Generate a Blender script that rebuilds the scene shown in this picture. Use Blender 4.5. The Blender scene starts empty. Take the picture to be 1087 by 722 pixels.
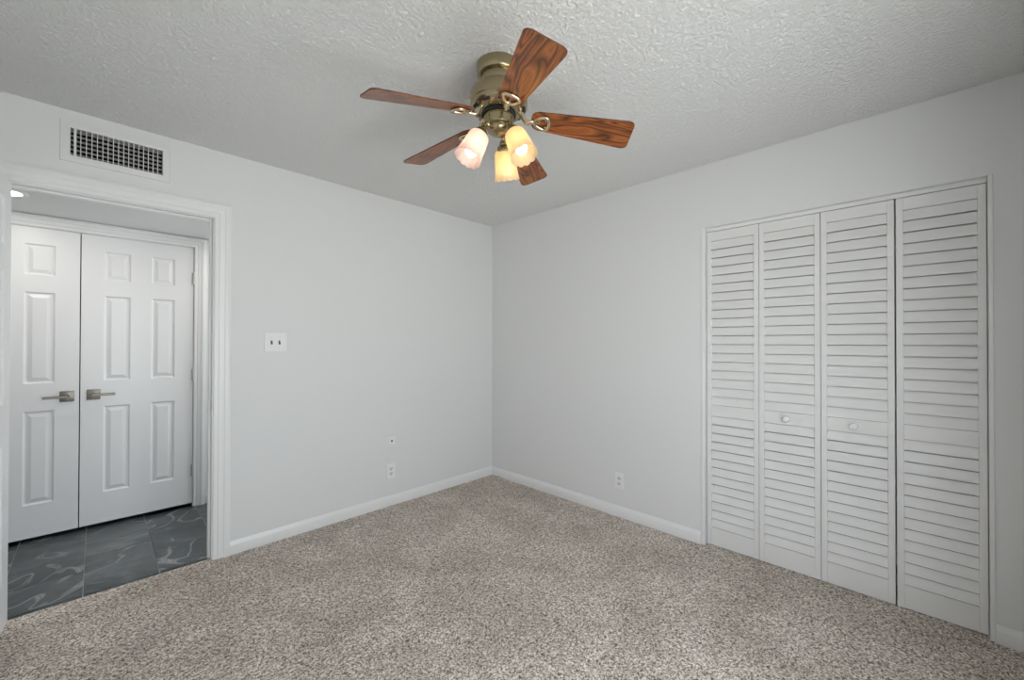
import bpy, bmesh, math, random
from mathutils import Vector, Matrix
import numpy as np
random.seed(4)
C = bpy.context.scene.collection
SC = bpy.context.scene
PI = math.pi

# ------------------------------------------------------------------ camera
F_PX = 434.6
yaw, pitch, roll = math.radians(44.559), math.radians(0.395), math.radians(0.105)
CAM = Vector((-2.7427, -2.9769, 1.2929))
fw = Vector((math.cos(yaw) * math.cos(pitch), math.sin(yaw) * math.cos(pitch), math.sin(pitch)))
rt = Vector((math.sin(yaw), -math.cos(yaw), 0))
up = rt.cross(fw)
rt2 = math.cos(roll) * rt + math.sin(roll) * up
up2 = -math.sin(roll) * rt + math.cos(roll) * up
cd = bpy.data.cameras.new('camera')
cd.sensor_width = 36
cd.lens = F_PX / 1087 * 36
cd.clip_start = 0.02
cam = bpy.data.objects.new('camera', cd)
C.objects.link(cam)
M = Matrix((rt2, up2, -fw)).transposed().to_4x4()
M.translation = CAM
cam.matrix_world = M
SC.camera = cam

# ------------------------------------------------------------------ light and exposure
SC.view_settings.view_transform = 'Standard'
SC.view_settings.look = 'None'
SC.view_settings.gamma = 1
SC.view_settings.use_curve_mapping = False
SC.view_settings.exposure = 0.0
DAY = 10.0               # sky brightness seen through the window
BULB = 6.0                # ceiling fan bulbs
CAN = 2.3                # recessed hall lights, the seen one and the added one (watts)
w = bpy.data.worlds.new('sky')
SC.world = w
w.use_nodes = True
bg = w.node_tree.nodes['Background']
bg.inputs[0].default_value = (0.94, 0.965, 1.0, 1)
bg.inputs[1].default_value = DAY
# daylight outside: sky above, lower half made brighter to lift the ceiling
_nt = w.node_tree
_tc = _nt.nodes.new('ShaderNodeTexCoord')
_sp = _nt.nodes.new('ShaderNodeSeparateXYZ')
_rp = _nt.nodes.new('ShaderNodeMapRange')
_rp.inputs['From Min'].default_value = -.12
_rp.inputs['From Max'].default_value = .06
_mx = _nt.nodes.new('ShaderNodeMix')
_mx.data_type = 'RGBA'
_mx.inputs[6].default_value = (1.07, 1.07, 1.085, 1)
_mx.inputs[7].default_value = (.88, .91, .99, 1)
_nt.links.new(_tc.outputs['Generated'], _sp.inputs[0])
_nt.links.new(_sp.outputs['Z'], _rp.inputs['Value'])
_nt.links.new(_rp.outputs[0], _mx.inputs[0])
_nt.links.new(_mx.outputs[2], bg.inputs[0])
SC.cycles.max_bounces = 16
SC.cycles.diffuse_bounces = 10
SC.cycles.sample_clamp_indirect = 6

WIN = (-2.65, -1.05, 0.48, 1.78)   # window in the near wall: x0, x1, z0, z1
YB = -3.34                         # near wall
XL = -3.2                          # left wall
H = 2.44
pl = bpy.data.lights.new('window_daylight', 'AREA')
pl.shape = 'RECTANGLE'
pl.size = WIN[1] - WIN[0]
pl.size_y = WIN[3] - WIN[2]
pl.cycles.is_portal = True
po = bpy.data.objects.new('window_daylight', pl)
C.objects.link(po)
p2 = bpy.data.lights.new('hall_fill_portal', 'AREA')  # portal for the added hall window, brightens the hall doors
p2.shape = 'RECTANGLE'
p2.size, p2.size_y = .36, 1.65
p2.cycles.is_portal = True
po2 = bpy.data.objects.new('hall_fill_portal', p2)
C.objects.link(po2)
po2.location = (-.795, .60, 1.125)
po2.rotation_euler = (PI / 2, 0, PI / 2)      # emits towards -x
po.location = ((WIN[0] + WIN[1]) / 2, YB - 0.13, (WIN[2] + WIN[3]) / 2)
po.rotation_euler = (PI / 2, 0, 0)      # emits towards +y


# ------------------------------------------------------------------ materials
def mat(name, col=(.8, .8, .8), rough=.5, metal=0.0, spec=.5):
    m = bpy.data.materials.new(name)
    m.use_nodes = True
    b = m.node_tree.nodes['Principled BSDF']
    b.inputs['Base Color'].default_value = (*col, 1)
    b.inputs['Roughness'].default_value = rough
    b.inputs['Metallic'].default_value = metal
    b.inputs['Specular IOR Level'].default_value = spec
    return m


def nd(m, t, **kw):
    n = m.node_tree.nodes.new(t)
    for k, v in kw.items():
        if k in n.inputs:
            n.inputs[k].default_value = v
        else:
            setattr(n, k, v)
    return n


def ln(m, a, b):
    m.node_tree.links.new(a, b)


def bsdf(m):
    return m.node_tree.nodes['Principled BSDF']


def bump(m, height, strength, dist):
    b = nd(m, 'ShaderNodeBump', Strength=strength, Distance=dist)
    ln(m, height, b.inputs['Height'])
    ln(m, b.outputs[0], bsdf(m).inputs['Normal'])
    return b


def coords(m, kind='Object', scale=(1, 1, 1)):
    t = nd(m, 'ShaderNodeTexCoord')
    mp = nd(m, 'ShaderNodeMapping')
    mp.inputs['Scale'].default_value = scale
    ln(m, t.outputs[kind], mp.inputs[0])
    return mp.outputs[0]


def noise(m, co, scale, detail=3, rough=.5, dist=0.0):
    n = nd(m, 'ShaderNodeTexNoise', Scale=scale, Detail=detail, Roughness=rough, Distortion=dist)
    ln(m, co, n.inputs['Vector'])
    return n.outputs[0]


def ramp(m, fac, stops):
    r = nd(m, 'ShaderNodeValToRGB')
    e = r.color_ramp.elements
    while len(e) > 1:
        e.remove(e[-1])
    e[0].position, e[0].color = stops[0][0], (*stops[0][1], 1)
    for p_, c_ in stops[1:]:
        x = e.new(p_)
        x.color = (*c_, 1)
    ln(m, fac, r.inputs[0])
    return r.outputs[0]


def mixc(m, fac, a, b, mode='MIX'):
    n = nd(m, 'ShaderNodeMix')
    n.data_type = 'RGBA'
    n.blend_type = mode
    for s, i in ((fac, 0), (a, 6), (b, 7)):
        if hasattr(s, 'node'):
            ln(m, s, n.inputs[i])
        elif i == 0:
            n.inputs[0].default_value = s
        else:
            n.inputs[i].default_value = (*s, 1)
    return n.outputs[2]


def paint(name, col, rough, bscale, bstr, bdist):
    m = mat(name, col, rough)
    co = coords(m)
    bump(m, noise(m, co, bscale, 3, .55), bstr, bdist)
    return m


M_WALL = paint('white_wall_paint', (.70, .704, .704), .62, 150, .10, .002)
M_TRIM = paint('white_trim_paint', (.765, .765, .765), .38, 60, .03, .001)
M_DOOR = paint('white_door_paint', (.77, .77, .775), .36, 90, .04, .001)
M_LOUV = paint('white_louver_paint', (.715, .712, .705), .42, 90, .04, .001)
M_PLAS = mat('white_plastic', (.78, .78, .775), .4)
M_TOG = mat('grey_toggle_plastic', (.10, .095, .09), .5)
M_DARK = mat('black_void', (.012, .012, .012), .8)
M_SLOT = mat('dark_slot', (.05, .05, .05), .6)
M_GREY = mat('grille_enamel', (.64, .64, .63), .45)
M_VENT = mat('painted_vent_frame', (.70, .70, .695), .5)
M_DAMP = mat('damper_enamel', (.34, .34, .335), .5)
M_NICK = mat('aged_nickel', (.24, .22, .19), .42, 1.0)
M_HING = mat('satin_hinge', (.55, .55, .55), .5, .8)

# textured (knockdown) ceiling
M_CEIL = mat('textured_ceiling', (.90, .90, .89), .75)
co = coords(M_CEIL)
v1 = noise(M_CEIL, co, 62, 5, .68, .25)
r1 = ramp(M_CEIL, v1, [(.38, (0, 0, 0)), (.62, (1, 1, 1))])
bump(M_CEIL, r1, .75, .014)

# carpet
M_CARP = mat('beige_brown_carpet', (.25, .2, .17), .95, 0, .1)
co = coords(M_CARP)
n1 = noise(M_CARP, co, 105, 3, .75, 1.2)
n2 = noise(M_CARP, co, 3.2, 3, .55, .5)
n3 = noise(M_CARP, co, 22, 2, .6)
c1 = ramp(M_CARP, n1, [(.42, (.125, .090, .062)), (.5, (.69, .585, .50)), (.58, (1.0, .94, .86))])
c2 = ramp(M_CARP, n2, [(.35, (.84, .82, .80)), (.65, (1.08, 1.08, 1.08))])
c3 = ramp(M_CARP, n3, [(.3, (.88, .88, .88)), (.7, (1.1, 1.1, 1.1))])
cc = mixc(M_CARP, 1.0, mixc(M_CARP, 1.0, c1, c2, 'MULTIPLY'), c3, 'MULTIPLY')
ln(M_CARP, cc, bsdf(M_CARP).inputs['Base Color'])
bump(M_CARP, n1, .9, .012)
bsdf(M_CARP).inputs['Sheen Weight'].default_value = .15

# slate look tile
M_TILE = mat('slate_tile', (.08, .09, .09), .32)
co = coords(M_TILE)
rnd = nd(M_TILE, 'ShaderNodeNewGeometry').outputs['Random Per Island']
add = nd(M_TILE, 'ShaderNodeVectorMath', operation='ADD')
ln(M_TILE, co, add.inputs[0])
cmb = nd(M_TILE, 'ShaderNodeCombineXYZ')
mul = nd(M_TILE, 'ShaderNodeMath', operation='MULTIPLY')
ln(M_TILE, rnd, mul.inputs[0])
mul.inputs[1].default_value = 37.0
ln(M_TILE, mul.outputs[0], cmb.inputs[0])
ln(M_TILE, mul.outputs[0], cmb.inputs[2])
ln(M_TILE, cmb.outputs[0], add.inputs[1])
na = noise(M_TILE, add.outputs[0], 2.2, 5, .6, 1.2)
nb = noise(M_TILE, add.outputs[0], 11, 5, .65, .8)
nc = noise(M_TILE, add.outputs[0], 1.7, 2, .5, 1.4)
mm = nd(M_TILE, 'ShaderNodeMath', operation='MULTIPLY')
ln(M_TILE, nc, mm.inputs[0])
mm.inputs[1].default_value = 11.0
pp = nd(M_TILE, 'ShaderNodeMath', operation='PINGPONG')
ln(M_TILE, mm.outputs[0], pp.inputs[0])
pp.inputs[1].default_value = 1.0
ca = ramp(M_TILE, na, [(.32, (.030, .037, .041)), (.52, (.075, .086, .091)), (.70, (.15, .163, .166))])
cv = ramp(M_TILE, pp.outputs[0], [(.80, (0, 0, 0)), (.95, (1, 1, 1)), (.985, (.2, .2, .2))])
msk = ramp(M_TILE, noise(M_TILE, add.outputs[0], 3.1, 3, .5), [(.42, (0, 0, 0)), (.58, (1, 1, 1))])
vm = mixc(M_TILE, 1.0, cv, msk, 'MULTIPLY')
dk = ramp(M_TILE, nb, [(.3, (.72, .72, .72)), (.7, (1.2, 1.2, 1.2))])
cf = mixc(M_TILE, vm, mixc(M_TILE, 1.0, ca, dk, 'MULTIPLY'), (.34, .355, .345))
ln(M_TILE, cf, bsdf(M_TILE).inputs['Base Color'])
bump(M_TILE, nb, .12, .002)
M_GROUT = mat('light_grout', (.33, .33, .32), .9)

# brass, wood, glass
M_BRASS = mat('antique_brass', (.37, .31, .19), .27, 1.0)
co = coords(M_BRASS, 'Object', (4, 4, 400))
bump(M_BRASS, noise(M_BRASS, co, 3, 2), .04, .001)
M_IRON = mat('polished_antique_brass', (.62, .55, .40), .24, 1.0)
M_WOOD = mat('red_walnut_blade', (.25, .08, .03), .30)
co = coords(M_WOOD, 'Object', (1.0, 5.5, 5.5))
nw = noise(M_WOOD, co, 2.4, 2, .45, .6)
wv = nd(M_WOOD, 'ShaderNodeMath', operation='MULTIPLY')
ln(M_WOOD, nw, wv.inputs[0])
wv.inputs[1].default_value = 19.0
fr = nd(M_WOOD, 'ShaderNodeMath', operation='PINGPONG')
ln(M_WOOD, wv.outputs[0], fr.inputs[0])
fr.inputs[1].default_value = 1.0
fib = noise(M_WOOD, coords(M_WOOD, 'Object', (6, 150, 150)), 1.6, 3, .6)
g1 = ramp(M_WOOD, fr.outputs[0], [(.0, (.055, .017, .007)), (.22, (.155, .048, .014)), (.7, (.285, .088, .022)), (1, (.36, .120, .033))])
g2 = ramp(M_WOOD, fib, [(.3, (.55, .5, .5)), (.65, (1.1, 1.1, 1.1))])
ln(M_WOOD, mixc(M_WOOD, .9, g1, g2, 'MULTIPLY'), bsdf(M_WOOD).inputs['Base Color'])
M_EDGE = mat('dark_blade_edge', (.07, .03, .02), .5)

def frosted(name, tint):
    m = bpy.data.materials.new(name)
    m.use_nodes = True
    nt = m.node_tree
    out = nt.nodes['Material Output']
    nt.nodes.remove(nt.nodes['Principled BSDF'])
    tr = nt.nodes.new('ShaderNodeBsdfTranslucent')
    tr.inputs[0].default_value = (*tint, 1)
    df = nt.nodes.new('ShaderNodeBsdfDiffuse')
    df.inputs[0].default_value = (*tint, 1)
    gl = nt.nodes.new('ShaderNodeBsdfGlossy')
    gl.inputs['Roughness'].default_value = .25
    a = nt.nodes.new('ShaderNodeMixShader')
    a.inputs[0].default_value = .20
    b = nt.nodes.new('ShaderNodeMixShader')
    b.inputs[0].default_value = .06
    rf = nt.nodes.new('ShaderNodeBsdfRefraction')
    rf.inputs[0].default_value = (*tint, 1)
    rf.inputs['Roughness'].default_value = .42
    rf.inputs['IOR'].default_value = 1.15
    c = nt.nodes.new('ShaderNodeMixShader')
    c.inputs[0].default_value = .30
    nt.links.new(tr.outputs[0], c.inputs[1])
    nt.links.new(rf.outputs[0], c.inputs[2])
    nt.links.new(c.outputs[0], a.inputs[1])
    nt.links.new(df.outputs[0], a.inputs[2])
    nt.links.new(a.outputs[0], b.inputs[1])
    nt.links.new(gl.outputs[0], b.inputs[2])
    nt.links.new(b.outputs[0], out.inputs[0])
    return m


M_FROST = frosted('frosted_shade_glass', (.90, .81, .66))
M_FROSTP = frosted('frosted_glass_pink_glow', (.92, .80, .75))  # pink tint in this glass imitates the glow of a pinker bulb


def emit(name, col, s):
    m = bpy.data.materials.new(name)
    m.use_nodes = True
    b = m.node_tree.nodes['Principled BSDF']
    b.inputs['Base Color'].default_value = (.8, .8, .8, 1)
    b.inputs['Emission Color'].default_value = (*col, 1)
    b.inputs['Emission Strength'].default_value = s
    return m


M_BULBW = emit('warm_bulb_glow', (1.0, .70, .36), BULB)
M_BULBC = emit('soft_white_bulb_glow', (1.0, .80, .66), BULB)
M_LENS = emit('downlight_lens', (1.0, .97, .92), 25)
M_PANE = bpy.data.materials.new('window_glass')
M_PANE.use_nodes = True
nt = M_PANE.node_tree
nt.nodes.remove(nt.nodes['Principled BSDF'])
ta = nt.nodes.new('ShaderNodeBsdfTransparent')
ta.inputs[0].default_value = (.95, .97, .96, 1)
tg = nt.nodes.new('ShaderNodeBsdfGlossy')
tg.inputs['Roughness'].default_value = .02
mx = nt.nodes.new('ShaderNodeMixShader')
mx.inputs[0].default_value = .06
nt.links.new(ta.outputs[0], mx.inputs[1])
nt.links.new(tg.outputs[0], mx.inputs[2])
nt.links.new(mx.outputs[0], nt.nodes['Material Output'].inputs[0])


# ------------------------------------------------------------------ builders
def box(bm, x0, x1, y0, y1, z0, z1, bev=0.0):
    b = bmesh.new()
    r = bmesh.ops.create_cube(b, size=1)
    bmesh.ops.scale(b, vec=(x1 - x0, y1 - y0, z1 - z0), verts=b.verts)
    bmesh.ops.translate(b, vec=((x0 + x1) / 2, (y0 + y1) / 2, (z0 + z1) / 2), verts=b.verts)
    if bev:
        bmesh.ops.bevel(b, geom=b.edges[:], offset=bev, segments=2, profile=.5, affect='EDGES')
    merge(bm, b)


def merge(bm, b, mtx=None):
    if mtx is not None:
        bmesh.ops.transform(b, matrix=mtx, verts=b.verts)
    me = bpy.data.meshes.new('tmp')
    b.to_mesh(me)
    b.free()
    bm.from_mesh(me)
    bpy.data.meshes.remove(me)


def lathe(bm, prof, seg=48, mtx=None, rfun=None, caps=True):
    b = bmesh.new()
    rings = []
    for i, (r, z) in enumerate(prof):
        ring = []
        for k in range(seg):
            t = 2 * PI * k / seg
            rr, zz = (r, z) if rfun is None else rfun(r, z, t, i / (len(prof) - 1))
            ring.append(b.verts.new((rr * math.cos(t), rr * math.sin(t), zz)))
        rings.append(ring)
    for a, c in zip(rings, rings[1:]):
        for k in range(seg):
            b.faces.new((a[k], a[(k + 1) % seg], c[(k + 1) % seg], c[k]))
    if caps:
        b.faces.new(rings[0][::-1])
        b.faces.new(rings[-1])
    bmesh.ops.recalc_face_normals(b, faces=b.faces)
    merge(bm, b, mtx)


def tube(bm, pts, rad, seg=10, closed=False, flat=1.0):
    """round bar along a list of points; rad may be a number or one per point; flat squeezes it in z"""
    pts = [Vector(p_) for p_ in pts]
    n = len(pts)
    rad = [rad] * n if not hasattr(rad, '__len__') else rad
    b = bmesh.new()
    rings = []
    for i, p_ in enumerate(pts):
        if closed:
            d = pts[(i + 1) % n] - pts[i - 1]
        else:
            d = pts[min(i + 1, n - 1)] - pts[max(i - 1, 0)]
        d.normalize()
        ref = Vector((0, 0, 1)) if abs(d.z) < .95 else Vector((1, 0, 0))
        s = d.cross(ref).normalized()
        u = s.cross(d).normalized()
        rings.append([b.verts.new(p_ + rad[i] * (math.cos(2 * PI * k / seg) * s + flat * math.sin(2 * PI * k / seg) * u)) for k in range(seg)])
    prs = list(zip(rings, rings[1:])) + ([(rings[-1], rings[0])] if closed else [])
    for a, c in prs:
        for k in range(seg):
            b.faces.new((a[k], a[(k + 1) % seg], c[(k + 1) % seg], c[k]))
    if not closed:
        b.faces.new(rings[0][::-1])
        b.faces.new(rings[-1])
    bmesh.ops.recalc_face_normals(b, faces=b.faces)
    merge(bm, b)


def spline(pts, n=8, closed=False):
    P = [Vector(p_) for p_ in pts]
    out = []
    m = len(P)
    rng = range(m) if closed else range(m - 1)
    for i in rng:
        g = (lambda j: P[j % m]) if closed else (lambda j: P[min(max(j, 0), m - 1)])
        a, b_, c, d = g(i - 1), g(i), g(i + 1), g(i + 2)
        for k in range(n):
            t = k / n
            out.append(.5 * ((2 * b_) + (c - a) * t + (2 * a - 5 * b_ + 4 * c - d) * t * t + (3 * b_ - a - 3 * c + d) * t ** 3))
    if not closed:
        out.append(P[-1])
    return out


def obj(name, bm, m, parent=None, loc=(0, 0, 0), smooth=None):
    me = bpy.data.meshes.new(name)
    bm.to_mesh(me)
    bm.free()
    for mm in (m if isinstance(m, (list, tuple)) else [m]):
        me.materials.append(mm)
    if smooth is not None:
        me.polygons.foreach_set('use_smooth', [True] * len(me.polygons))
        me.set_sharp_from_angle(angle=math.radians(smooth))
    o = bpy.data.objects.new(name, me)
    C.objects.link(o)
    o.location = loc
    if parent:
        o.parent = parent
    return o


def empty(name, loc=(0, 0, 0), parent=None):
    o = bpy.data.objects.new(name, None)
    o.empty_display_size = .05
    C.objects.link(o)
    o.location = loc
    if parent:
        o.parent = parent
    return o


def tag(o, label, cat=None, group=None, kind=None):
    if label:
        o['label'] = label
    if cat:
        o['category'] = cat
    if group:
        o['group'] = group
    if kind:
        o['kind'] = kind
    return o


def dup(o, parent=None, loc=None):
    """a copy of an object and of its children (mesh data shared)"""
    c = o.copy()
    C.objects.link(c)
    c.parent = parent
    if loc is not None:
        c.location = loc
    for ch in list(o.children):
        dup(ch, c)
    return c


def holed(axis, a0, a1, z0, z1, d0, d1, holes):
    """wall slab along axis 'x' or 'y' from a0..a1, z0..z1, thickness d0..d1, with rectangular holes (a,b,z,z)"""
    bm = bmesh.new()
    A = sorted({a0, a1, *[h[0] for h in holes], *[h[1] for h in holes]})
    Z = sorted({z0, z1, *[h[2] for h in holes], *[h[3] for h in holes]})
    A = [a for a in A if a0 <= a <= a1]
    Z = [z for z in Z if z0 <= z <= z1]
    solid = lambda i, j: 0 <= i < len(A) - 1 and 0 <= j < len(Z) - 1 and not any(
        h[0] <= (A[i] + A[i + 1]) / 2 <= h[1] and h[2] <= (Z[j] + Z[j + 1]) / 2 <= h[3] for h in holes)
    P = lambda a, d, z: (a, d, z) if axis == 'x' else (d, a, z)
    f = lambda *q: bm.faces.new([bm.verts.new(P(*v)) for v in q])
    for i in range(len(A) - 1):
        for j in range(len(Z) - 1):
            if not solid(i, j):
                continue
            a, b, z, y = A[i], A[i + 1], Z[j], Z[j + 1]
            f((a, d0, z), (b, d0, z), (b, d0, y), (a, d0, y))
            f((a, d1, z), (a, d1, y), (b, d1, y), (b, d1, z))
            if not solid(i - 1, j): f((a, d0, z), (a, d0, y), (a, d1, y), (a, d1, z))
            if not solid(i + 1, j): f((b, d0, z), (b, d1, z), (b, d1, y), (b, d0, y))
            if not solid(i, j - 1): f((a, d0, z), (a, d1, z), (b, d1, z), (b, d0, z))
            if not solid(i, j + 1): f((a, d0, y), (b, d0, y), (b, d1, y), (a, d1, y))
    bmesh.ops.remove_doubles(bm, verts=bm.verts, dist=1e-5)
    bmesh.ops.recalc_face_normals(bm, faces=bm.faces)
    return bm


def struct(name, bm, m, label, cat, smooth=None):
    return tag(obj(name, bm, m, smooth=smooth), label, cat, kind='structure')


# ------------------------------------------------------------------ the setting
# key lines of the place (metres; corner of the two seen walls at the origin)
DX0, DX1, DZ = -3.057, -2.257, 2.032     # bedroom doorway, inner faces of its jamb
WT = .085                                # thickness of the doorway wall
HY = 1.115                               # hall closet wall
HZ = 2.128                               # dropped hall ceiling
CY0, CY1, CZ = -2.014, -3.207, 2.033     # closet opening in the right wall
JT = .018
VENT = (-2.842, -2.487, 2.216, 2.358)

bm = bmesh.new()
box(bm, XL - .12, .75, YB - .12, .03, -.12, 0)
struct('floor', bm, M_CARP, 'mottled beige and brown short pile carpet covering the bedroom floor', 'floor')

bm = bmesh.new()
box(bm, XL - .12, .12, YB - .12, .0, H, H + .1)
struct('ceiling', bm, M_CEIL, 'white bedroom ceiling with a rough knockdown texture', 'ceiling')

bm = holed('x', XL - .12, .12, -.12, H + .1, 0, WT, [(DX0 - JT, DX1 + JT, -.008, DZ + JT), VENT])
struct('wall_left', bm, M_WALL, 'white wall with the doorway, the air vent and the light switch', 'wall')

bm = holed('y', YB - .12, 0, -.12, H + .1, 0, .12, [(CY1, CY0, -.12, CZ)])
struct('wall_right', bm, M_WALL, 'white wall holding the louvered closet doors', 'wall')

bm = holed('x', XL - .12, .12, -.12, H + .1, YB - .12, YB, [WIN])
struct('wall_near', bm, M_WALL, 'white wall with the window, opposite the doorway', 'wall')
bm = bmesh.new()
box(bm, XL - .12, XL, YB, 0, -.0, H)
struct('wall_side', bm, M_WALL, 'white wall behind the open bedroom door', 'wall')

# closet behind the louvered doors
bm = bmesh.new()
box(bm, .72, .80, -3.5, -1.7, 0, H)
box(bm, .12, .72, -1.78, -1.7, 0, H)
box(bm, .12, .72, -3.5, -3.42, 0, H)
box(bm, .12, .80, -3.5, -1.7, H, H + .06)
struct('wall_closet', bm, M_WALL, 'unlit closet walls behind the louvered doors', 'wall')

# window (behind the camera, the daylight comes through it)
wn = tag(empty('window_1', ((WIN[0] + WIN[1]) / 2, YB, WIN[2])), 'wide white framed slider window in the wall opposite the doorway', 'window', kind='structure')
ww, wh = WIN[1] - WIN[0], WIN[3] - WIN[2]
bm = bmesh.new()
for x0, x1, z0, z1 in ((-ww / 2, ww / 2, 0, .045), (-ww / 2, ww / 2, wh - .045, wh), (-ww / 2, -ww / 2 + .045, .045, wh - .045),
                       (ww / 2 - .045, ww / 2, .045, wh - .045), (-.03, .03, .045, wh - .045)):
    box(bm, x0, x1, -.09, -.03, z0, z1, .004)
obj('window_frame', bm, M_TRIM, wn)
for s in (-1, 1):
    bm = bmesh.new()
    box(bm, min(s * .03, s * (ww / 2 - .045)), max(s * .03, s * (ww / 2 - .045)), -.063, -.057, .045, wh - .045)
    obj('pane', bm, M_PANE, wn)
bm = bmesh.new()
box(bm, -ww / 2 - .04, ww / 2 + .04, -.03, .04, -.025, -.001, .004)
obj('sill', bm, M_TRIM, wn)

# hall beyond the doorway
HX0, HX1 = -4.3, -.9
bm = bmesh.new()
box(bm, HX0, HX1, .031, 1.9, -.14, -.011)
fl = struct('hall_floor', bm, M_GROUT, 'dark slate look tiles with pale grout in the hall beyond the doorway', 'floor')
bm = bmesh.new()
cols = [-2.184 + .2995 * k for k in range(-8, 5)]
offs = {0: 1.03, 1: .595, 2: .40}
for k, x in enumerate(cols):
    ph = {0: .42, 1: .595, 2: .39, 3: .20}[(k - 4) % 4] if k != 7 else .41
    ph = {5: .39, 6: .595, 7: .41, 8: .62}.get(k, ph)
    y = ph - .61 * 4
    while y < 1.9:
        a, b = max(y, .031), min(y + .61, 1.9)
        xa, xb = x + .002, x + .2995 - .002
        xa, xb = max(xa, HX0 + .001), min(xb, HX1 - .001)
        if b - a > .01 and xb - xa > .01:
            box(bm, xa, xb, a + (.001 if a > .04 else 0), b - .001, -.012, -.008)
        y += .61
obj('tile_paving', bm, M_TILE, fl)

bm = holed('x', HX0, HX1, -.12, 2.5, HY, HY + .11, [(-3.46, -2.178, -.008, 2.062)])
struct('wall_hall', bm, M_WALL, 'white hall wall around the white double doors', 'wall')
bm = bmesh.new()
box(bm, HX0, HX1, WT, HY, HZ, HZ + .06)
struct('ceiling_hall', bm, M_WALL, 'smooth dropped grey white ceiling in the hall', 'ceiling')
bm = bmesh.new()
box(bm, HX0 - .1, HX0, WT, HY, -.12, HZ + .06)
struct('wall_hall_end', bm, M_WALL, 'white end wall of the hall left of the doorway', 'wall')
bm = bmesh.new()
box(bm, HX1, HX1 + .1, WT, HY, -.12, .30)
box(bm, HX1, HX1 + .1, WT, HY, 1.95, HZ + .06)
box(bm, HX1, HX1 + .1, WT, .42, .30, 1.95)
box(bm, HX1, HX1 + .1, .78, HY, .30, 1.95)
struct('wall_hall_turn', bm, M_WALL, 'white end wall of the hall right of the doorway', 'wall')
bm = bmesh.new()
box(bm, XL - 1.1, XL - .12, 0, WT, -.12, HZ + .06)
struct('wall_hall_side', bm, M_WALL, 'white hall wall continuing past the bedroom', 'wall')
bm = bmesh.new()
box(bm, -3.6, -2.0, 1.9, 1.98, -.12, 2.3)
box(bm, -3.68, -3.6, HY + .11, 1.9, -.12, 2.3)
box(bm, -2.0, -1.92, HY + .11, 1.9, -.12, 2.3)
box(bm, -3.68, -1.92, HY + .11, 1.98, 2.3, 2.36)
struct('wall_hall_closet', bm, M_DARK, 'dark inside of the hall closet behind the double doors', 'wall')


w2 = tag(empty('added_hall_window', (HX1 + .05, .60, .30)), 'unseen white framed window added at the far right end of the hall for light', 'window', kind='structure')  # out of view, added to light the hall doors evenly
bm = bmesh.new()
for y0, y1, z0, z1 in ((-.18, .18, 0, .04), (-.18, .18, 1.61, 1.65), (-.18, -.14, .04, 1.61), (.14, .18, .04, 1.61), (-.14, .14, .80, .84)):
    box(bm, -.03, .03, y0, y1, z0, z1, .003)
obj('window_frame', bm, M_TRIM, w2)
for z0, z1 in ((.04, .80), (.84, 1.61)):
    bm = bmesh.new()
    box(bm, -.003, .003, -.14, .14, z0, z1)
    obj('pane', bm, M_PANE, w2)

# trims
BB = [(.0005, 0), (.013, 0), (.0135, .002), (.0135, .056), (.0125, .061), (.0075, .070), (.0055, .078), (.0045, .080), (.0005, .080)]


def baseboard(name, p0, p1, nrm, label, mit0=0, mit1=0):
    """profile swept from p0 to p1, out along nrm; mit: +1 lengthen / -1 shorten with thickness (inside corner)"""
    p0, p1, nrm = Vector(p0), Vector(p1), Vector(nrm)
    d = (p1 - p0).normalized()
    bm = bmesh.new()
    A, B = [], []
    for u, z in BB:
        A.append(bm.verts.new(p0 + nrm * u - d * (mit0 * u) + Vector((0, 0, z))))
        B.append(bm.verts.new(p1 + nrm * u + d * (mit1 * u) + Vector((0, 0, z))))
    n = len(BB)
    for i in range(n):
        bm.faces.new((A[i], A[(i + 1) % n], B[(i + 1) % n], B[i]))
    bm.faces.new(A)
    bm.faces.new(B[::-1])
    bmesh.ops.recalc_face_normals(bm, faces=bm.faces)
    return tag(obj(name, bm, M_TRIM, smooth=25), label, 'baseboard', kind='structure')


baseboard('baseboard_left', (-2.166, 0, 0), (0, 0, 0), (0, -1, 0), 'white baseboard along the wall with the doorway', 0, -1)
baseboard('baseboard_right', (0, 0, 0), (0, CY0 + .021, 0), (-1, 0, 0), 'white baseboard between the room corner and the closet', -1, 0)
baseboard('baseboard_near', (0, CY1 - .014, 0), (0, YB, 0), (-1, 0, 0), 'short white baseboard right of the closet', 0, -1)
baseboard('baseboard_hall', (-2.112, HY, -.008), (HX1, HY, -.008), (0, -1, 0), 'white baseboard in the hall right of the double doors', 0, 0)
baseboard('baseboard_side', (XL, YB, 0), (XL, -.001, 0), (1, 0, 0), 'white baseboard behind the open bedroom door', 0, 0)

CAS = [(.0, .0005), (.0, .008), (.003, .010), (.012, .0105), (.022, .0095), (.026, .0125), (.040, .0135), (.050, .0150), (.056, .0185),
       (.072, .0190), (.079, .0170), (.085, .0150), (.085, .0005)]


def casing(name, x0, x1, zt, y, sgn, width, z0, label):
    """mitred door casing on a wall at y, standing out along sgn*y"""
    k = width / .085
    bm = bmesh.new()
    L = []
    for u, v in CAS:
        u *= k
        yy = y + sgn * v
        L.append([bm.verts.new(q) for q in ((x0 - u, yy, z0), (x0 - u, yy, zt + u), (x1 + u, yy, zt + u), (x1 + u, yy, z0))])
    n = len(L)
    for i in range(n):
        for j in range(3):
            bm.faces.new((L[i][j], L[(i + 1) % n][j], L[(i + 1) % n][j + 1], L[i][j + 1]))
    for j in (0, 3):
        bm.faces.new([l[j] for l in L])
    bmesh.ops.recalc_face_normals(bm, faces=bm.faces)
    return tag(obj(name, bm, M_TRIM, smooth=20), label, 'trim', kind='structure')


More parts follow.
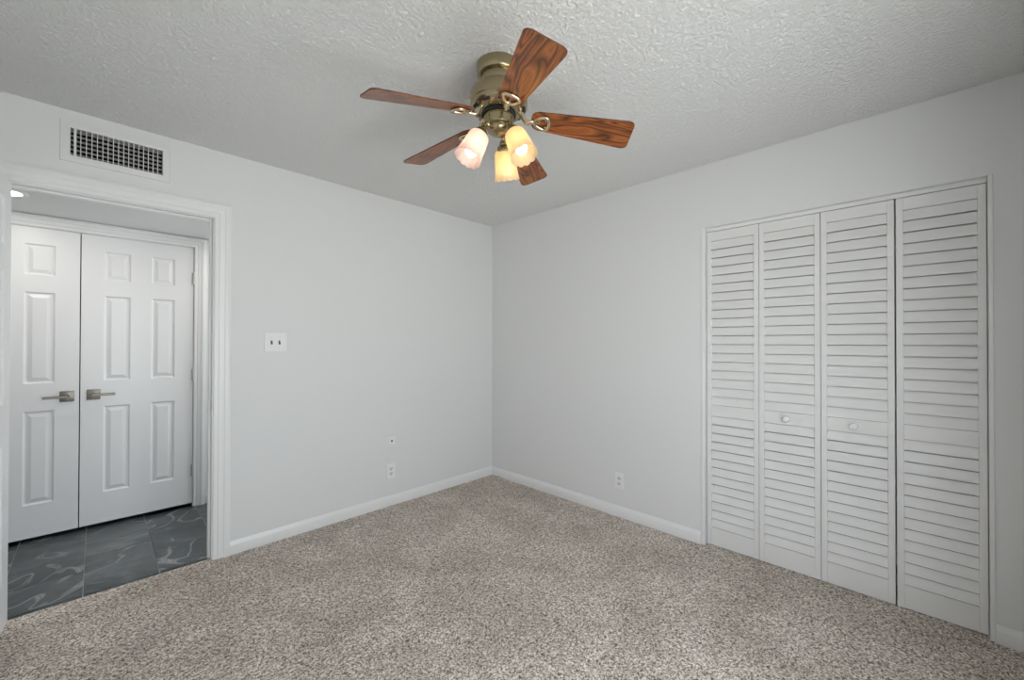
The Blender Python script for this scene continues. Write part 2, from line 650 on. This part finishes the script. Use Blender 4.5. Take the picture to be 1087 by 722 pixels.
def jamb(name, x0, x1, zt, y0, y1, z0, stop, label):
    bm = bmesh.new()
    box(bm, x0 - JT + .0005, x0, y0, y1, z0, zt + JT - .0005)
    box(bm, x1, x1 + JT - .0005, y0, y1, z0, zt + JT - .0005)
    box(bm, x0, x1, y0, y1, zt, zt + JT - .0005)
    if stop:
        s0, s1 = stop
        box(bm, x0, x0 + .011, s0, s1, z0, zt, .002)
        box(bm, x1 - .011, x1, s0, s1, z0, zt, .002)
        box(bm, x0 + .011, x1 - .011, s0, s1, zt - .011, zt, .002)
    return tag(obj(name, bm, M_TRIM), label, 'trim', kind='structure')


casing('trim_1', DX0 - .005, DX1 + .005, DZ + .005, 0, -1, .085, .001, 'white moulded casing around the bedroom doorway')
t2 = jamb('trim_2', DX0, DX1, DZ, .0005, WT - .0005, .001, (.040, .068), 'white door jamb lining the bedroom doorway')
bm = bmesh.new()
box(bm, DX1 - .0015, DX1 - .0002, .004, .032, .885, .945)
box(bm, DX1 - .0035, DX1 - .0002, -.004, .006, .896, .934, .001)
obj('strike_plate', bm, M_HING, t2)
casing('trim_3', -3.444, -2.196, 2.047, HY, -1, .075, -.007, 'white moulded casing around the hall double doors')
jamb('trim_4', -3.4405, -2.1995, 2.044, HY + .0005, HY + .1095, -.007, None, 'white door jamb lining the hall double doors')

# slim jamb strips and the head track of the closet
for nm, y0, y1, lb in (('trim_5', CY0 - .0005, CY0 + .020, 'slim white strip down the corner side of the closet opening'),
                       ('trim_6', CY1 - .0135, CY1 + .0005, 'slim white strip down the far right side of the closet opening')):
    bm = bmesh.new()
    box(bm, -.006, -.0005, y0, y1, .001, CZ, .0015)
    struct(nm, bm, M_TRIM, lb, 'trim')
bm = bmesh.new()
box(bm, .033, .072, CY1 + .001, CY0 - .001, CZ - .021, CZ - .0005, .001)
struct('trim_7', bm, M_TRIM, 'white metal track above the louvered closet doors', 'trim')


# ------------------------------------------------------------------ doors
def panel_face(bm, W, Hh, rects, y, sgn):
    """one moulded face of a door, in x 0..W, z 0..Hh at depth y, outward normal sgn*y"""
    b = bmesh.new()
    X = sorted({0, W, *[r[0] for r in rects], *[r[1] for r in rects]})
    Z = sorted({0, Hh, *[r[2] for r in rects], *[r[3] for r in rects]})
    f = lambda q: b.faces.new([b.verts.new(v) for v in q])
    for i in range(len(X) - 1):
        for j in range(len(Z) - 1):
            cx, cz = (X[i] + X[i + 1]) / 2, (Z[j] + Z[j + 1]) / 2
            if any(r[0] < cx < r[1] and r[2] < cz < r[3] for r in rects):
                continue
            f(((X[i], y, Z[j]), (X[i + 1], y, Z[j]), (X[i + 1], y, Z[j + 1]), (X[i], y, Z[j + 1])))
    steps = [(0, 0), (.004, .003), (.008, .0085), (.013, .0095), (.017, .009), (.036, .002), (.038, .0015)]
    for r in rects:
        rings = []
        for ins, dp in steps:
            yy = y - sgn * dp
            rings.append([(r[0] + ins, yy, r[2] + ins), (r[1] - ins, yy, r[2] + ins), (r[1] - ins, yy, r[3] - ins), (r[0] + ins, yy, r[3] - ins)])
        for a, c in zip(rings, rings[1:]):
            for k in range(4):
                f((a[k], a[(k + 1) % 4], c[(k + 1) % 4], c[k]))
        f(rings[-1])
    merge(bm, b)


def six_panel(W, Hh, T, xs):
    rects = [(a, b, z0, z1) for a, b in xs for z0, z1 in ((.212, .820), (1.001, 1.600), (1.710, 1.915))]
    bm = bmesh.new()
    panel_face(bm, W, Hh, rects, 0, -1)
    panel_face(bm, W, Hh, rects, T, 1)
    f = lambda *q: bm.faces.new([bm.verts.new(v) for v in q])
    f((0, 0, 0), (0, T, 0), (0, T, Hh), (0, 0, Hh))
    f((W, 0, 0), (W, 0, Hh), (W, T, Hh), (W, T, 0))
    f((0, 0, 0), (W, 0, 0), (W, T, 0), (0, T, 0))
    f((0, 0, Hh), (0, T, Hh), (W, T, Hh), (W, 0, Hh))
    bmesh.ops.remove_doubles(bm, verts=bm.verts, dist=1e-5)
    bmesh.ops.recalc_face_normals(bm, faces=bm.faces)
    return bm


def lever_handle(parent, x, z, sgn, y=0.0):
    """square plate on a door face at y facing -y, lever pointing along sgn*x"""
    bm = bmesh.new()
    box(bm, x - .034, x + .034, y - .008, y - .0002, z - .036, z + .036, .0015)
    lathe(bm, [(.012, 0), (.011, .035), (.011, .046)], 20, Matrix.Translation((x, y - .008, z)) @ Matrix.Rotation(PI / 2, 4, 'X'))
    for dz in (-.026, .026):
        lathe(bm, [(.004, 0), (.0035, .0015)], 10, Matrix.Translation((x, y - .0079, z + dz)) @ Matrix.Rotation(PI / 2, 4, 'X'))
    h = obj('handle', bm, M_NICK, parent, smooth=35)
    tag(h, 'aged nickel lever handle on a square plate')
    bm = bmesh.new()
    x0, x1 = sorted((x - sgn * .012, x + sgn * .108))
    box(bm, x0, x1, y - .060, y - .051, z - .0085, z + .0085, .0025)
    obj('lever', bm, M_NICK, h)
    return h


def butt_hinge(parent, x, z, y=0.0, hh=.045):
    bm = bmesh.new()
    lathe(bm, [(.0068, -hh), (.0068, hh)], 14, Matrix.Translation((x, y - .0072, z)))
    lathe(bm, [(.0032, hh), (.0045, hh + .003), (.002, hh + .006)], 12, Matrix.Translation((x, y - .0072, z)))
    box(bm, x - .012, x - .003, y - .0022, y - .0003, z - hh, z + hh)
    return obj('hinge', bm, M_HING, parent, smooth=40)


# bedroom door, swung open into the room against the side wall
W1 = .79
d1 = obj('door_1', six_panel(W1, 2.012, .035, [(.117, .342), (.448, .673)]), M_DOOR, loc=(DX0 + .001, -.004, .012))
d1.rotation_euler = (0, 0, -math.radians(93.5))
tag(d1, 'white six panel bedroom door standing open at the far left edge', 'door', kind='structure')
for z in (.22, 1.02, 1.82):
    bm = bmesh.new()
    lathe(bm, [(.0055, -.045), (.0055, .045)], 14, Matrix.Translation((-.004, .0, z)))
    box(bm, -.0018, -.0002, .001, .030, z - .045, z + .045)
    obj('hinge', bm, M_HING, d1, smooth=40)
h1 = lever_handle(d1, W1 - .07, .905, -1)
bm = bmesh.new()
box(bm, W1 - .104, W1 - .036, .0352, .043, .869, .941, .0015)
lathe(bm, [(.012, 0), (.011, .046)], 20, Matrix.Translation((W1 - .07, .043, .905)) @ Matrix.Rotation(-PI / 2, 4, 'X'))
h2 = obj('handle', bm, M_NICK, d1, smooth=35)
bm = bmesh.new()
box(bm, W1 - .178, W1 - .058, .079, .088, .8965, .9135, .0025)
obj('lever', bm, M_NICK, h2)

# hall double doors
LW = .6155
for nm, x0, xs, lb in (('door_2', -3.4385, [(.113, .250), (.366, .503)], 'left leaf of the white six panel hall double doors, cut off by the doorway edge'),
                       ('door_3', -2.8175, [(.1135, .2515), (.366, .503)], 'right leaf of the white six panel hall double doors, hinges showing')):
    d = obj(nm, six_panel(LW, 2.022, .035, xs), M_DOOR, loc=(x0, HY + .004, .020))
    tag(d, lb, 'door', 'hall double doors', 'structure')
    if nm == 'door_2':
        lever_handle(d, LW - .056, .905, -1)
        hx = -.003
    else:
        lever_handle(d, .064, .907, 1)
        hx = LW + .001
    for z in (.258, 1.015, 1.778):
        butt_hinge(d, hx, z, -.001)

# louvered bifold closet doors
XF = .030                     # front of the leaves
LT = .028
n_leaf = (CY0 - CY1 - .007) / 4
ZB, ZT = .004, 2.008
RAILS = ((ZB, .116), (.826, .897), (1.948, ZT))
ST = .0275


def leaf_frame(wd):
    """one louvered leaf; local x = depth, y runs from 0 to -wd"""
    bm = bmesh.new()
    box(bm, 0, LT, -ST, -.0012, ZB, ZT, .0015)
    box(bm, 0, LT, -wd + .0012, -wd + ST, ZB, ZT, .0015)
    for z0, z1 in RAILS:
        box(bm, .0012, LT - .001, -wd + ST, -ST, z0, z1, .0008)
    return bm


def louver_bank(wd, z0, z1, n, g):
    p_ = (z1 - z0) / n
    bm = bmesh.new()
    for i in range(n):
        zc = z0 + p_ * i
        b = bmesh.new()
        # tilted board: its lower edge stands out to the front, its upper edge goes back behind the slat above
        q = [(.0012, zc + g), (.0075, zc + g), (.0180, zc + p_ - g), (.0115, zc + p_ - g)]
        q = [(x, min(max(z, z0 - .0), z1 + .0)) for x, z in q]
        A = [b.verts.new((x, -wd + ST - .002, z)) for x, z in q]
        B = [b.verts.new((x, -ST + .002, z)) for x, z in q]
        for k in range(4):
            b.faces.new((A[k], A[(k + 1) % 4], B[(k + 1) % 4], B[k]))
        b.faces.new(A)
        b.faces.new(B[::-1])
        bmesh.ops.recalc_face_normals(b, faces=b.faces)
        merge(bm, b)
    return bm


for nm, k0, lb in (('door_4', 0, 'white louvered bifold closet door, the pair next to the room corner'),
                   ('door_5', 2, 'white louvered bifold closet door, the pair at the right end of the closet')):
    d = tag(empty(nm, (XF, CY0 - .002 - k0 * n_leaf, 0)), lb, 'closet door', 'louvered closet doors', 'structure')
    for k in (0, 1):
        lf = obj('leaf', leaf_frame(n_leaf), M_LOUV, d, (0, -k * n_leaf - (.0035 if nm == 'door_5' and k == 1 else 0), 0))
        obj('louver', louver_bank(n_leaf, .116, .826, 13, .0031), M_LOUV, lf)
        obj('louver', louver_bank(n_leaf, .897, 1.948, 19, .0016), M_LOUV, lf)
        if (nm == 'door_4') == (k == 1):
            bm = bmesh.new()
            prof = [(.009, -.001), (.008, .009), (.0125, .014), (.0175, .019), (.0185, .023), (.0165, .027), (.010, .0295), (.002, .030)]
            lathe(bm, prof, 28, Matrix.Translation((0, -.140, .863)) @ Matrix.Rotation(-PI / 2, 4, 'Y'))
            tag(obj('knob', bm, M_PLAS, lf, smooth=50), 'white round knob')
        if k == 0:
            for z in (.22, 1.0, 1.78):
                bm = bmesh.new()
                lathe(bm, [(.004, -.03), (.004, .03)], 10, Matrix.Translation((LT + .0045, -n_leaf, z)))
                box(bm, LT + .0002, LT + .0015, -n_leaf - .016, -n_leaf + .016, z - .03, z + .03)
                obj('hinge', bm, M_HING, lf)

# ------------------------------------------------------------------ ceiling fan
FS = 1.032
ZC = 2.404                      # height of the ceiling in the fan's own measure
FX, FY = CAM.x + (-1.610 - CAM.x) * FS, CAM.y + (-1.785 - CAM.y) * FS
fan = tag(empty('ceiling_fan', (FX, FY, H)), 'antique brass ceiling fan with five red walnut blades and three lit frosted shades', 'ceiling fan')
fan.scale = (FS, FS, FS)
zl = lambda pr: [(r, z - ZC) for r, z in pr]
bm = bmesh.new()
lathe(bm, zl([(.090, 2.4037), (.090, 2.388), (.087, 2.368), (.083, 2.362), (.0815, 2.362)]), 64)
obj('mounting_collar', bm, M_BRASS, fan, smooth=35)
bm = bmesh.new()
lathe(bm, zl([(.072, 2.3617), (.0735, 2.352), (.0725, 2.334), (.068, 2.318), (.066, 2.309)]), 64)
obj('neck', bm, M_BRASS, fan, smooth=35)
bm = bmesh.new()
lathe(bm, zl([(.060, 2.3088), (.088, 2.3078), (.104, 2.304), (.1115, 2.297), (.1142, 2.287), (.1145, 2.278), (.1145, 2.250), (.1125, 2.248),
              (.1125, 2.2445), (.1145, 2.2425), (.1135, 2.236), (.106, 2.227), (.092, 2.218), (.076, 2.2135), (.060, 2.2130)]), 72)
mh = obj('motor_housing', bm, M_BRASS, fan, smooth=35)
for k in range(10):
    t = 2 * PI * (k + .5) / 10
    b = bmesh.new()
    box(b, -.0025, .0025, -.016, .016, -.0065, .0065, .0015)
    bmesh.ops.transform(b, matrix=Matrix.Rotation(t, 4, 'Z') @ Matrix.Translation((.1005, 0, 2.2240 - ZC)) @ Matrix.Rotation(math.radians(56), 4, 'Y'), verts=b.verts)
    obj('vent_slot', b, M_DARK, mh)
bm = bmesh.new()
lathe(bm, zl([(.069, 2.2128), (.069, 2.208), (.063, 2.207), (.063, 2.203)]), 64)
obj('flywheel', bm, M_DARK, fan, smooth=35)
bm = bmesh.new()
lathe(bm, zl([(.060, 2.2028), (.061, 2.200), (.061, 2.195), (.058, 2.194), (.057, 2.184), (.0575, 2.170), (.055, 2.163), (.048, 2.160), (.046, 2.1595)]), 64)
obj('switch_housing', bm, M_BRASS, fan, smooth=35)
bm = bmesh.new()
lathe(bm, zl([(.046, 2.1593), (.0475, 2.153), (.045, 2.144), (.037, 2.136), (.022, 2.131), (.010, 2.129), (.009, 2.126), (.004, 2.124)]), 56)
obj('light_fitter', bm, M_BRASS, fan, smooth=35)


def blade_mesh(wr=.046, wt=.0707, L0=0.0, L1=.402):
    """flat blade, local x along its length"""
    bm = bmesh.new()
    out = []
    def corner(cx, cy, r, a0, a1, n=8):
        for i in range(n + 1):
            t = math.radians(a0 + (a1 - a0) * i / n)
            out.append((cx + r * math.cos(t), cy + r * math.sin(t)))
    rt_, rr = .022, .030
    corner(L1 - rt_, -wt + rt_, rt_, -90, 0)
    corner(L1 - rt_, wt - rt_, rt_, 0, 90)
    corner(L0 + rr, wr - rr, rr, 95, 180)
    corner(L0 + rr, -wr + rr, rr, 180, 265)
    T = .0055
    lo = [bm.verts.new((x, y, -T / 2)) for x, y in out]
    hi = [bm.verts.new((x, y, T / 2)) for x, y in out]
    bm.faces.new(lo[::-1])
    bm.faces.new(hi)
    n = len(out)
    for i in range(n):
        f = bm.faces.new((lo[i], lo[(i + 1) % n], hi[(i + 1) % n], hi[i]))
        f.material_index = 1
    bmesh.ops.bevel(bm, geom=[e for e in bm.edges if len({f.material_index for f in e.link_faces}) == 2], offset=.0012, segments=2, affect='EDGES')
    return bm


A0 = 169.34
RZ = 2.188                                     # blade root height
DZT = [-.017, .009, -.013, .008, .022]          # each blade hangs a little differently
PITCH = math.radians(-15.0)
for k in range(5):
    t = math.radians(A0 + 72 * k)
    tipz = 2.1325 + DZT[k]
    droop = math.atan2(RZ - tipz, .40)
    bl = obj('blade', blade_mesh(), [M_WOOD, M_EDGE], fan)
    R_ = Matrix.Rotation(t, 4, 'Z') @ Matrix.Translation((.131, 0, RZ - ZC)) @ Matrix.Rotation(droop, 4, 'Y') @ Matrix.Rotation(PITCH, 4, 'X')
    bl.matrix_local = R_
    # blade iron: an arm from the flywheel that opens into a shield shaped loop under the blade
    inv = Matrix.Rotation(PITCH, 4, 'X').inverted()
    bm = bmesh.new()
    lp = spline([(.012, 0, -.0085), (.022, -.018, -.0085), (.048, -.030, -.0085), (.066, -.026, -.0085), (.072, 0, -.0085), (.066, .026, -.0085),
                 (.048, .030, -.0085), (.022, .018, -.0085)], 6, True)
    tube(bm, lp, .0072, 10, True, .9)
    arm = spline([inv @ Vector((-.066, 0, .026)), inv @ Vector((-.046, 0, .018)), inv @ Vector((-.022, 0, -.010)), (-.004, 0, -.012), (.014, 0, -.0085)], 6)
    tube(bm, arm, [.0160 - .007 * i / (len(arm) - 1) for i in range(len(arm))], 12, False, .6)
    for sx, sy in ((.060, -.018), (.060, .018), (.026, 0)):
        lathe(bm, [(.0005, -.0105), (.006, -.0095), (.007, -.0032), (.007, -.0026)], 12, Matrix.Translation((sx, sy, 0)))
    obj('blade_iron', bm, M_IRON, bl, smooth=50)

SH_AZ = (166, 31, -89)
TILT = math.radians(27)
for i, az in enumerate(SH_AZ):
    t = math.radians(az)
    # local frame: -z runs down the shade axis, leaning outwards
    X = Matrix.Rotation(t, 4, 'Z') @ Matrix.Translation((.070, 0, 2.136 - ZC)) @ Matrix.Rotation(-TILT, 4, 'Y')
    bm = bmesh.new()
    lathe(bm, [(.011, .006), (.0125, .002), (.0165, -.004), (.0165, -.010), (.021, -.014), (.0265, -.020), (.0285, -.030), (.0285, -.036), (.026, -.0365)], 32)
    inv = X.inverted()
    p_in = inv @ (Matrix.Rotation(t, 4, 'Z') @ Vector((.034, 0, 2.150 - ZC)))
    p_m = inv @ (Matrix.Rotation(t, 4, 'Z') @ Vector((.054, 0, 2.160 - ZC)))
    tube(bm, spline([p_in, p_m, (0, 0, .010), (0, 0, -.002)], 6), .0085, 12)
    hold = obj('lamp_holder', bm, M_BRASS, fan, smooth=40)
    hold.matrix_local = X
    prof = [(.0275, -.033), (.0345, -.0345), (.0395, -.040), (.0420, -.052), (.0440, -.073), (.0460, -.095), (.0480, -.115), (.0505, -.132), (.0540, -.147)]
    prof2 = []
    for a, b_ in zip(prof, prof[1:]):
        prof2 += [(a[0] + (b_[0] - a[0]) * s / 3, a[1] + (b_[1] - a[1]) * s / 3) for s in range(3)]
    prof2.append(prof[-1])

    def flute(r, z, a, f, off=0.0):
        g = max(0, (f - .12) / .88)
        r2 = r + off
        r2 *= 1 + .030 * g ** .7 * abs(math.cos(6 * a)) - .012 * g
        return r2, z - .0055 * g ** 4 * abs(math.cos(6 * a))
    b = bmesh.new()
    n_o = len(prof2)
    full = prof2 + [(r - .0022, z) for r, z in prof2[::-1]]
    cnt = {'i': 0}
    seg = 96
    rings = []
    for j, (r, z) in enumerate(full):
        f = j / (n_o - 1) if j < n_o else (2 * n_o - 1 - j) / (n_o - 1)
        ring = []
        for q in range(seg):
            a = 2 * PI * q / seg
            rr, zz = flute(r, z, a, f)
            ring.append(b.verts.new((rr * math.cos(a), rr * math.sin(a), zz)))
        rings.append(ring)
    for c1_, c2_ in zip(rings, rings[1:] + rings[:1]):
        for q in range(seg):
            b.faces.new((c1_[q], c1_[(q + 1) % seg], c2_[(q + 1) % seg], c2_[q]))
    bmesh.ops.recalc_face_normals(b, faces=b.faces)
    sh = obj('lamp_shade', b, M_FROSTP if i == 0 else M_FROST, hold, smooth=60)
    bm = bmesh.new()
    lathe(bm, [(.011, -.0366), (.011, -.060), (.0140, -.072), (.0205, -.088), (.0245, -.104), (.0235, -.119), (.0175, -.130), (.0085, -.1365), (.001, -.1375)], 28)
    tag(obj('bulb', bm, M_BULBC if i == 0 else M_BULBW, hold, smooth=60), 'lit bulb')


# ------------------------------------------------------------------ fittings on the walls
# air vent above the doorway
vx0, vx1, vz0, vz1 = -2.874, -2.457, 2.185, 2.390
av = tag(empty('air_vent', ((vx0 + vx1) / 2, 0, vz0)), 'white metal air vent grille above the bedroom doorway', 'air vent')
av_l = lambda x: x - (vx0 + vx1) / 2
ix0, ix1, iz0, iz1 = av_l(VENT[0] + .003), av_l(VENT[1] - .003), VENT[2] + .003 - vz0, VENT[3] - .003 - vz0
ox0, ox1, oz1 = av_l(vx0), av_l(vx1), vz1 - vz0
bm = bmesh.new()
R0 = [(ox0, -.0003, 0), (ox1, -.0003, 0), (ox1, -.0003, oz1), (ox0, -.0003, oz1)]
R1 = [(ox0 + .002, -.006, .002), (ox1 - .002, -.006, .002), (ox1 - .002, -.006, oz1 - .002), (ox0 + .002, -.006, oz1 - .002)]
R2 = [(ix0 - .004, -.008, iz0 - .004), (ix1 + .004, -.008, iz0 - .004), (ix1 + .004, -.008, iz1 + .004), (ix0 - .004, -.008, iz1 + .004)]
R3 = [(ix0, -.006, iz0), (ix1, -.006, iz0), (ix1, -.006, iz1), (ix0, -.006, iz1)]
R4 = [(x, .030, z) for x, _, z in R3]
for a, c in ((R0, R1), (R1, R2), (R2, R3), (R3, R4)):
    for k in range(4):
        bm.faces.new([bm.verts.new(v) for v in (a[k], a[(k + 1) % 4], c[(k + 1) % 4], c[k])])
bmesh.ops.remove_doubles(bm, verts=bm.verts, dist=1e-6)
bmesh.ops.recalc_face_normals(bm, faces=bm.faces)
obj('frame', bm, M_VENT, av)
bm = bmesh.new()
xs = [.0165, ] + [.0165 + .0195 * k for k in range(1, 17)]
for j, x in enumerate(xs):
    hw = .0045 if j == 0 else .0015
    box(bm, ix0 + x - hw, ix0 + x + hw, -.0055, .010, iz0, iz1)
obj('grille', bm, M_GREY, av)
bm = bmesh.new()
for k in range(6):
    zc = iz0 + (iz1 - iz0) * (k + .55) / 6
    b = bmesh.new()
    box(b, ix0 + .0005, ix1 - .0005, -.006, .006, -.0008, .0008)
    merge(bm, b, Matrix.Translation((0, .018, zc)) @ Matrix.Rotation(math.radians(-38), 4, 'X'))
obj('damper', bm, M_DAMP, av)
bm = bmesh.new()
a = [(ix0, iz0), (ix1, iz0), (ix1, iz1), (ix0, iz1)]
f = lambda *q: bm.faces.new([bm.verts.new(v) for v in q])
for k in range(4):
    p0, p1 = a[k], a[(k + 1) % 4]
    f((p0[0], .0302, p0[1]), (p1[0], .0302, p1[1]), (p1[0], .35, p1[1]), (p0[0], .35, p0[1]))
f(*[(x, .35, z) for x, z in a])
bmesh.ops.solidify(bm, geom=bm.faces[:], thickness=-.002)
obj('duct', bm, M_DARK, av)

# double light switch
sw = tag(empty('light_switch', (-1.9225, 0, 1.292)), 'white double toggle light switch plate beside the bedroom doorway', 'light switch')
bm = bmesh.new()
box(bm, -.065, .065, -.0062, -.0003, -.062, .062, .0028)
obj('plate', bm, M_PLAS, sw)
for x in (-.023, .023):
    bm = bmesh.new()
    box(bm, x - .0055, x + .0055, -.0072, -.0063, -.0125, .0125)
    tg_ = obj('toggle', bm, M_TOG, sw)
    b = bmesh.new()
    box(b, -.0035, .0035, -.016, .0, -.005, .005, .0015)
    bm = bmesh.new()
    merge(bm, b, Matrix.Translation((x, -.0066, 0)) @ Matrix.Rotation(math.radians(28), 4, 'X'))
    obj('lever', bm, M_TOG, tg_)
    for z in (-.030, .030):
        bm = bmesh.new()
        lathe(bm, [(.0032, 0), (.0025, .001)], 12, Matrix.Translation((x, -.0062, z)) @ Matrix.Rotation(PI / 2, 4, 'X'))
        obj('screw', bm, M_GREY, sw)


def outlet(loc, rz, label):
    o = tag(empty('wall_outlet', loc), label, 'wall outlet', 'wall outlets')
    o.rotation_euler = (0, 0, rz)
    bm = bmesh.new()
    box(bm, -.036, .036, -.0062, -.0003, -.058, .058, .0028)
    obj('plate', bm, M_PLAS, o)
    for z in (-.0195, .0195):
        bm = bmesh.new()
        b = bmesh.new()
        prof = [(.0165, 0), (.0165, .0014), (.0158, .002)]
        lathe(b, prof, 32)
        bmesh.ops.scale(b, vec=(1, .84, 1), verts=b.verts)
        merge(bm, b, Matrix.Translation((0, -.0061, z)) @ Matrix.Rotation(PI / 2, 4, 'X'))
        r_ = obj('receptacle', bm, M_GREY, o, smooth=40)
        bm = bmesh.new()
        box(bm, -.0078, -.0052, -.0086, -.0082, z - .002, z + .0075)
        box(bm, .0052, .0078, -.0086, -.0082, z - .001, z + .0065)
        lathe(bm, [(.0026, 0), (.0026, .0004)], 12, Matrix.Translation((0, -.0082, z - .0075)) @ Matrix.Rotation(PI / 2, 4, 'X'))
        obj('slot', bm, M_SLOT, r_)
    bm = bmesh.new()
    lathe(bm, [(.003, 0), (.0024, .001)], 12, Matrix.Translation((0, -.0062, 0)) @ Matrix.Rotation(PI / 2, 4, 'X'))
    obj('screw', bm, M_GREY, o)
    return o


outlet((-1.092, 0, .271), 0, 'white double outlet below the small jack, low on the doorway wall')
outlet((0, -1.404, .266), -PI / 2, 'white double outlet low on the wall beside the closet')

jk = tag(empty('wall_jack', (-1.087, 0, .510)), 'small white jack plate with a dark centre hole above an outlet', 'wall jack')
bm = bmesh.new()
box(bm, -.031, .031, -.0052, -.0003, -.031, .031, .002)
obj('plate', bm, M_PLAS, jk)
bm = bmesh.new()
lathe(bm, [(.0075, 0), (.0075, .004), (.006, .005)], 20, Matrix.Translation((0, -.0052, 0)) @ Matrix.Rotation(PI / 2, 4, 'X'))
obj('port', bm, M_SLOT, jk)

# recessed hall light
def downlight(x, y, label, watts):
    o = tag(empty('recessed_light', (x, y, HZ)), label, 'recessed light')
    bm = bmesh.new()
    lathe(bm, [(.062, -.0004), (.090, -.0004), (.089, -.004), (.080, -.007), (.066, -.005), (.062, -.0004)], 48, None, None, False)
    obj('trim_ring', bm, M_TRIM, o, smooth=40)
    bm = bmesh.new()
    lathe(bm, [(.0615, -.0006), (.0615, -.0030), (.050, -.0040), (.001, -.0046)], 48)
    obj('lens', bm, M_LENS, o, smooth=40)
    l = bpy.data.lights.new('downlight_beam', 'AREA')
    l.shape = 'DISK'
    l.size = .11
    l.energy = watts
    l.color = (1, .96, .90)
    lo = bpy.data.objects.new('downlight_beam', l)
    C.objects.link(lo)
    lo.parent = o
    lo.location = (0, 0, -.009)
    return o


downlight(-3.105, .62, 'bright recessed light in the hall ceiling, seen at the top left of the doorway', CAN)
downlight(-1.90, .62, 'unseen recessed light added in the hall ceiling right of the doorway to even out the doors', CAN)  # second light, added out of view to brighten the hall doors
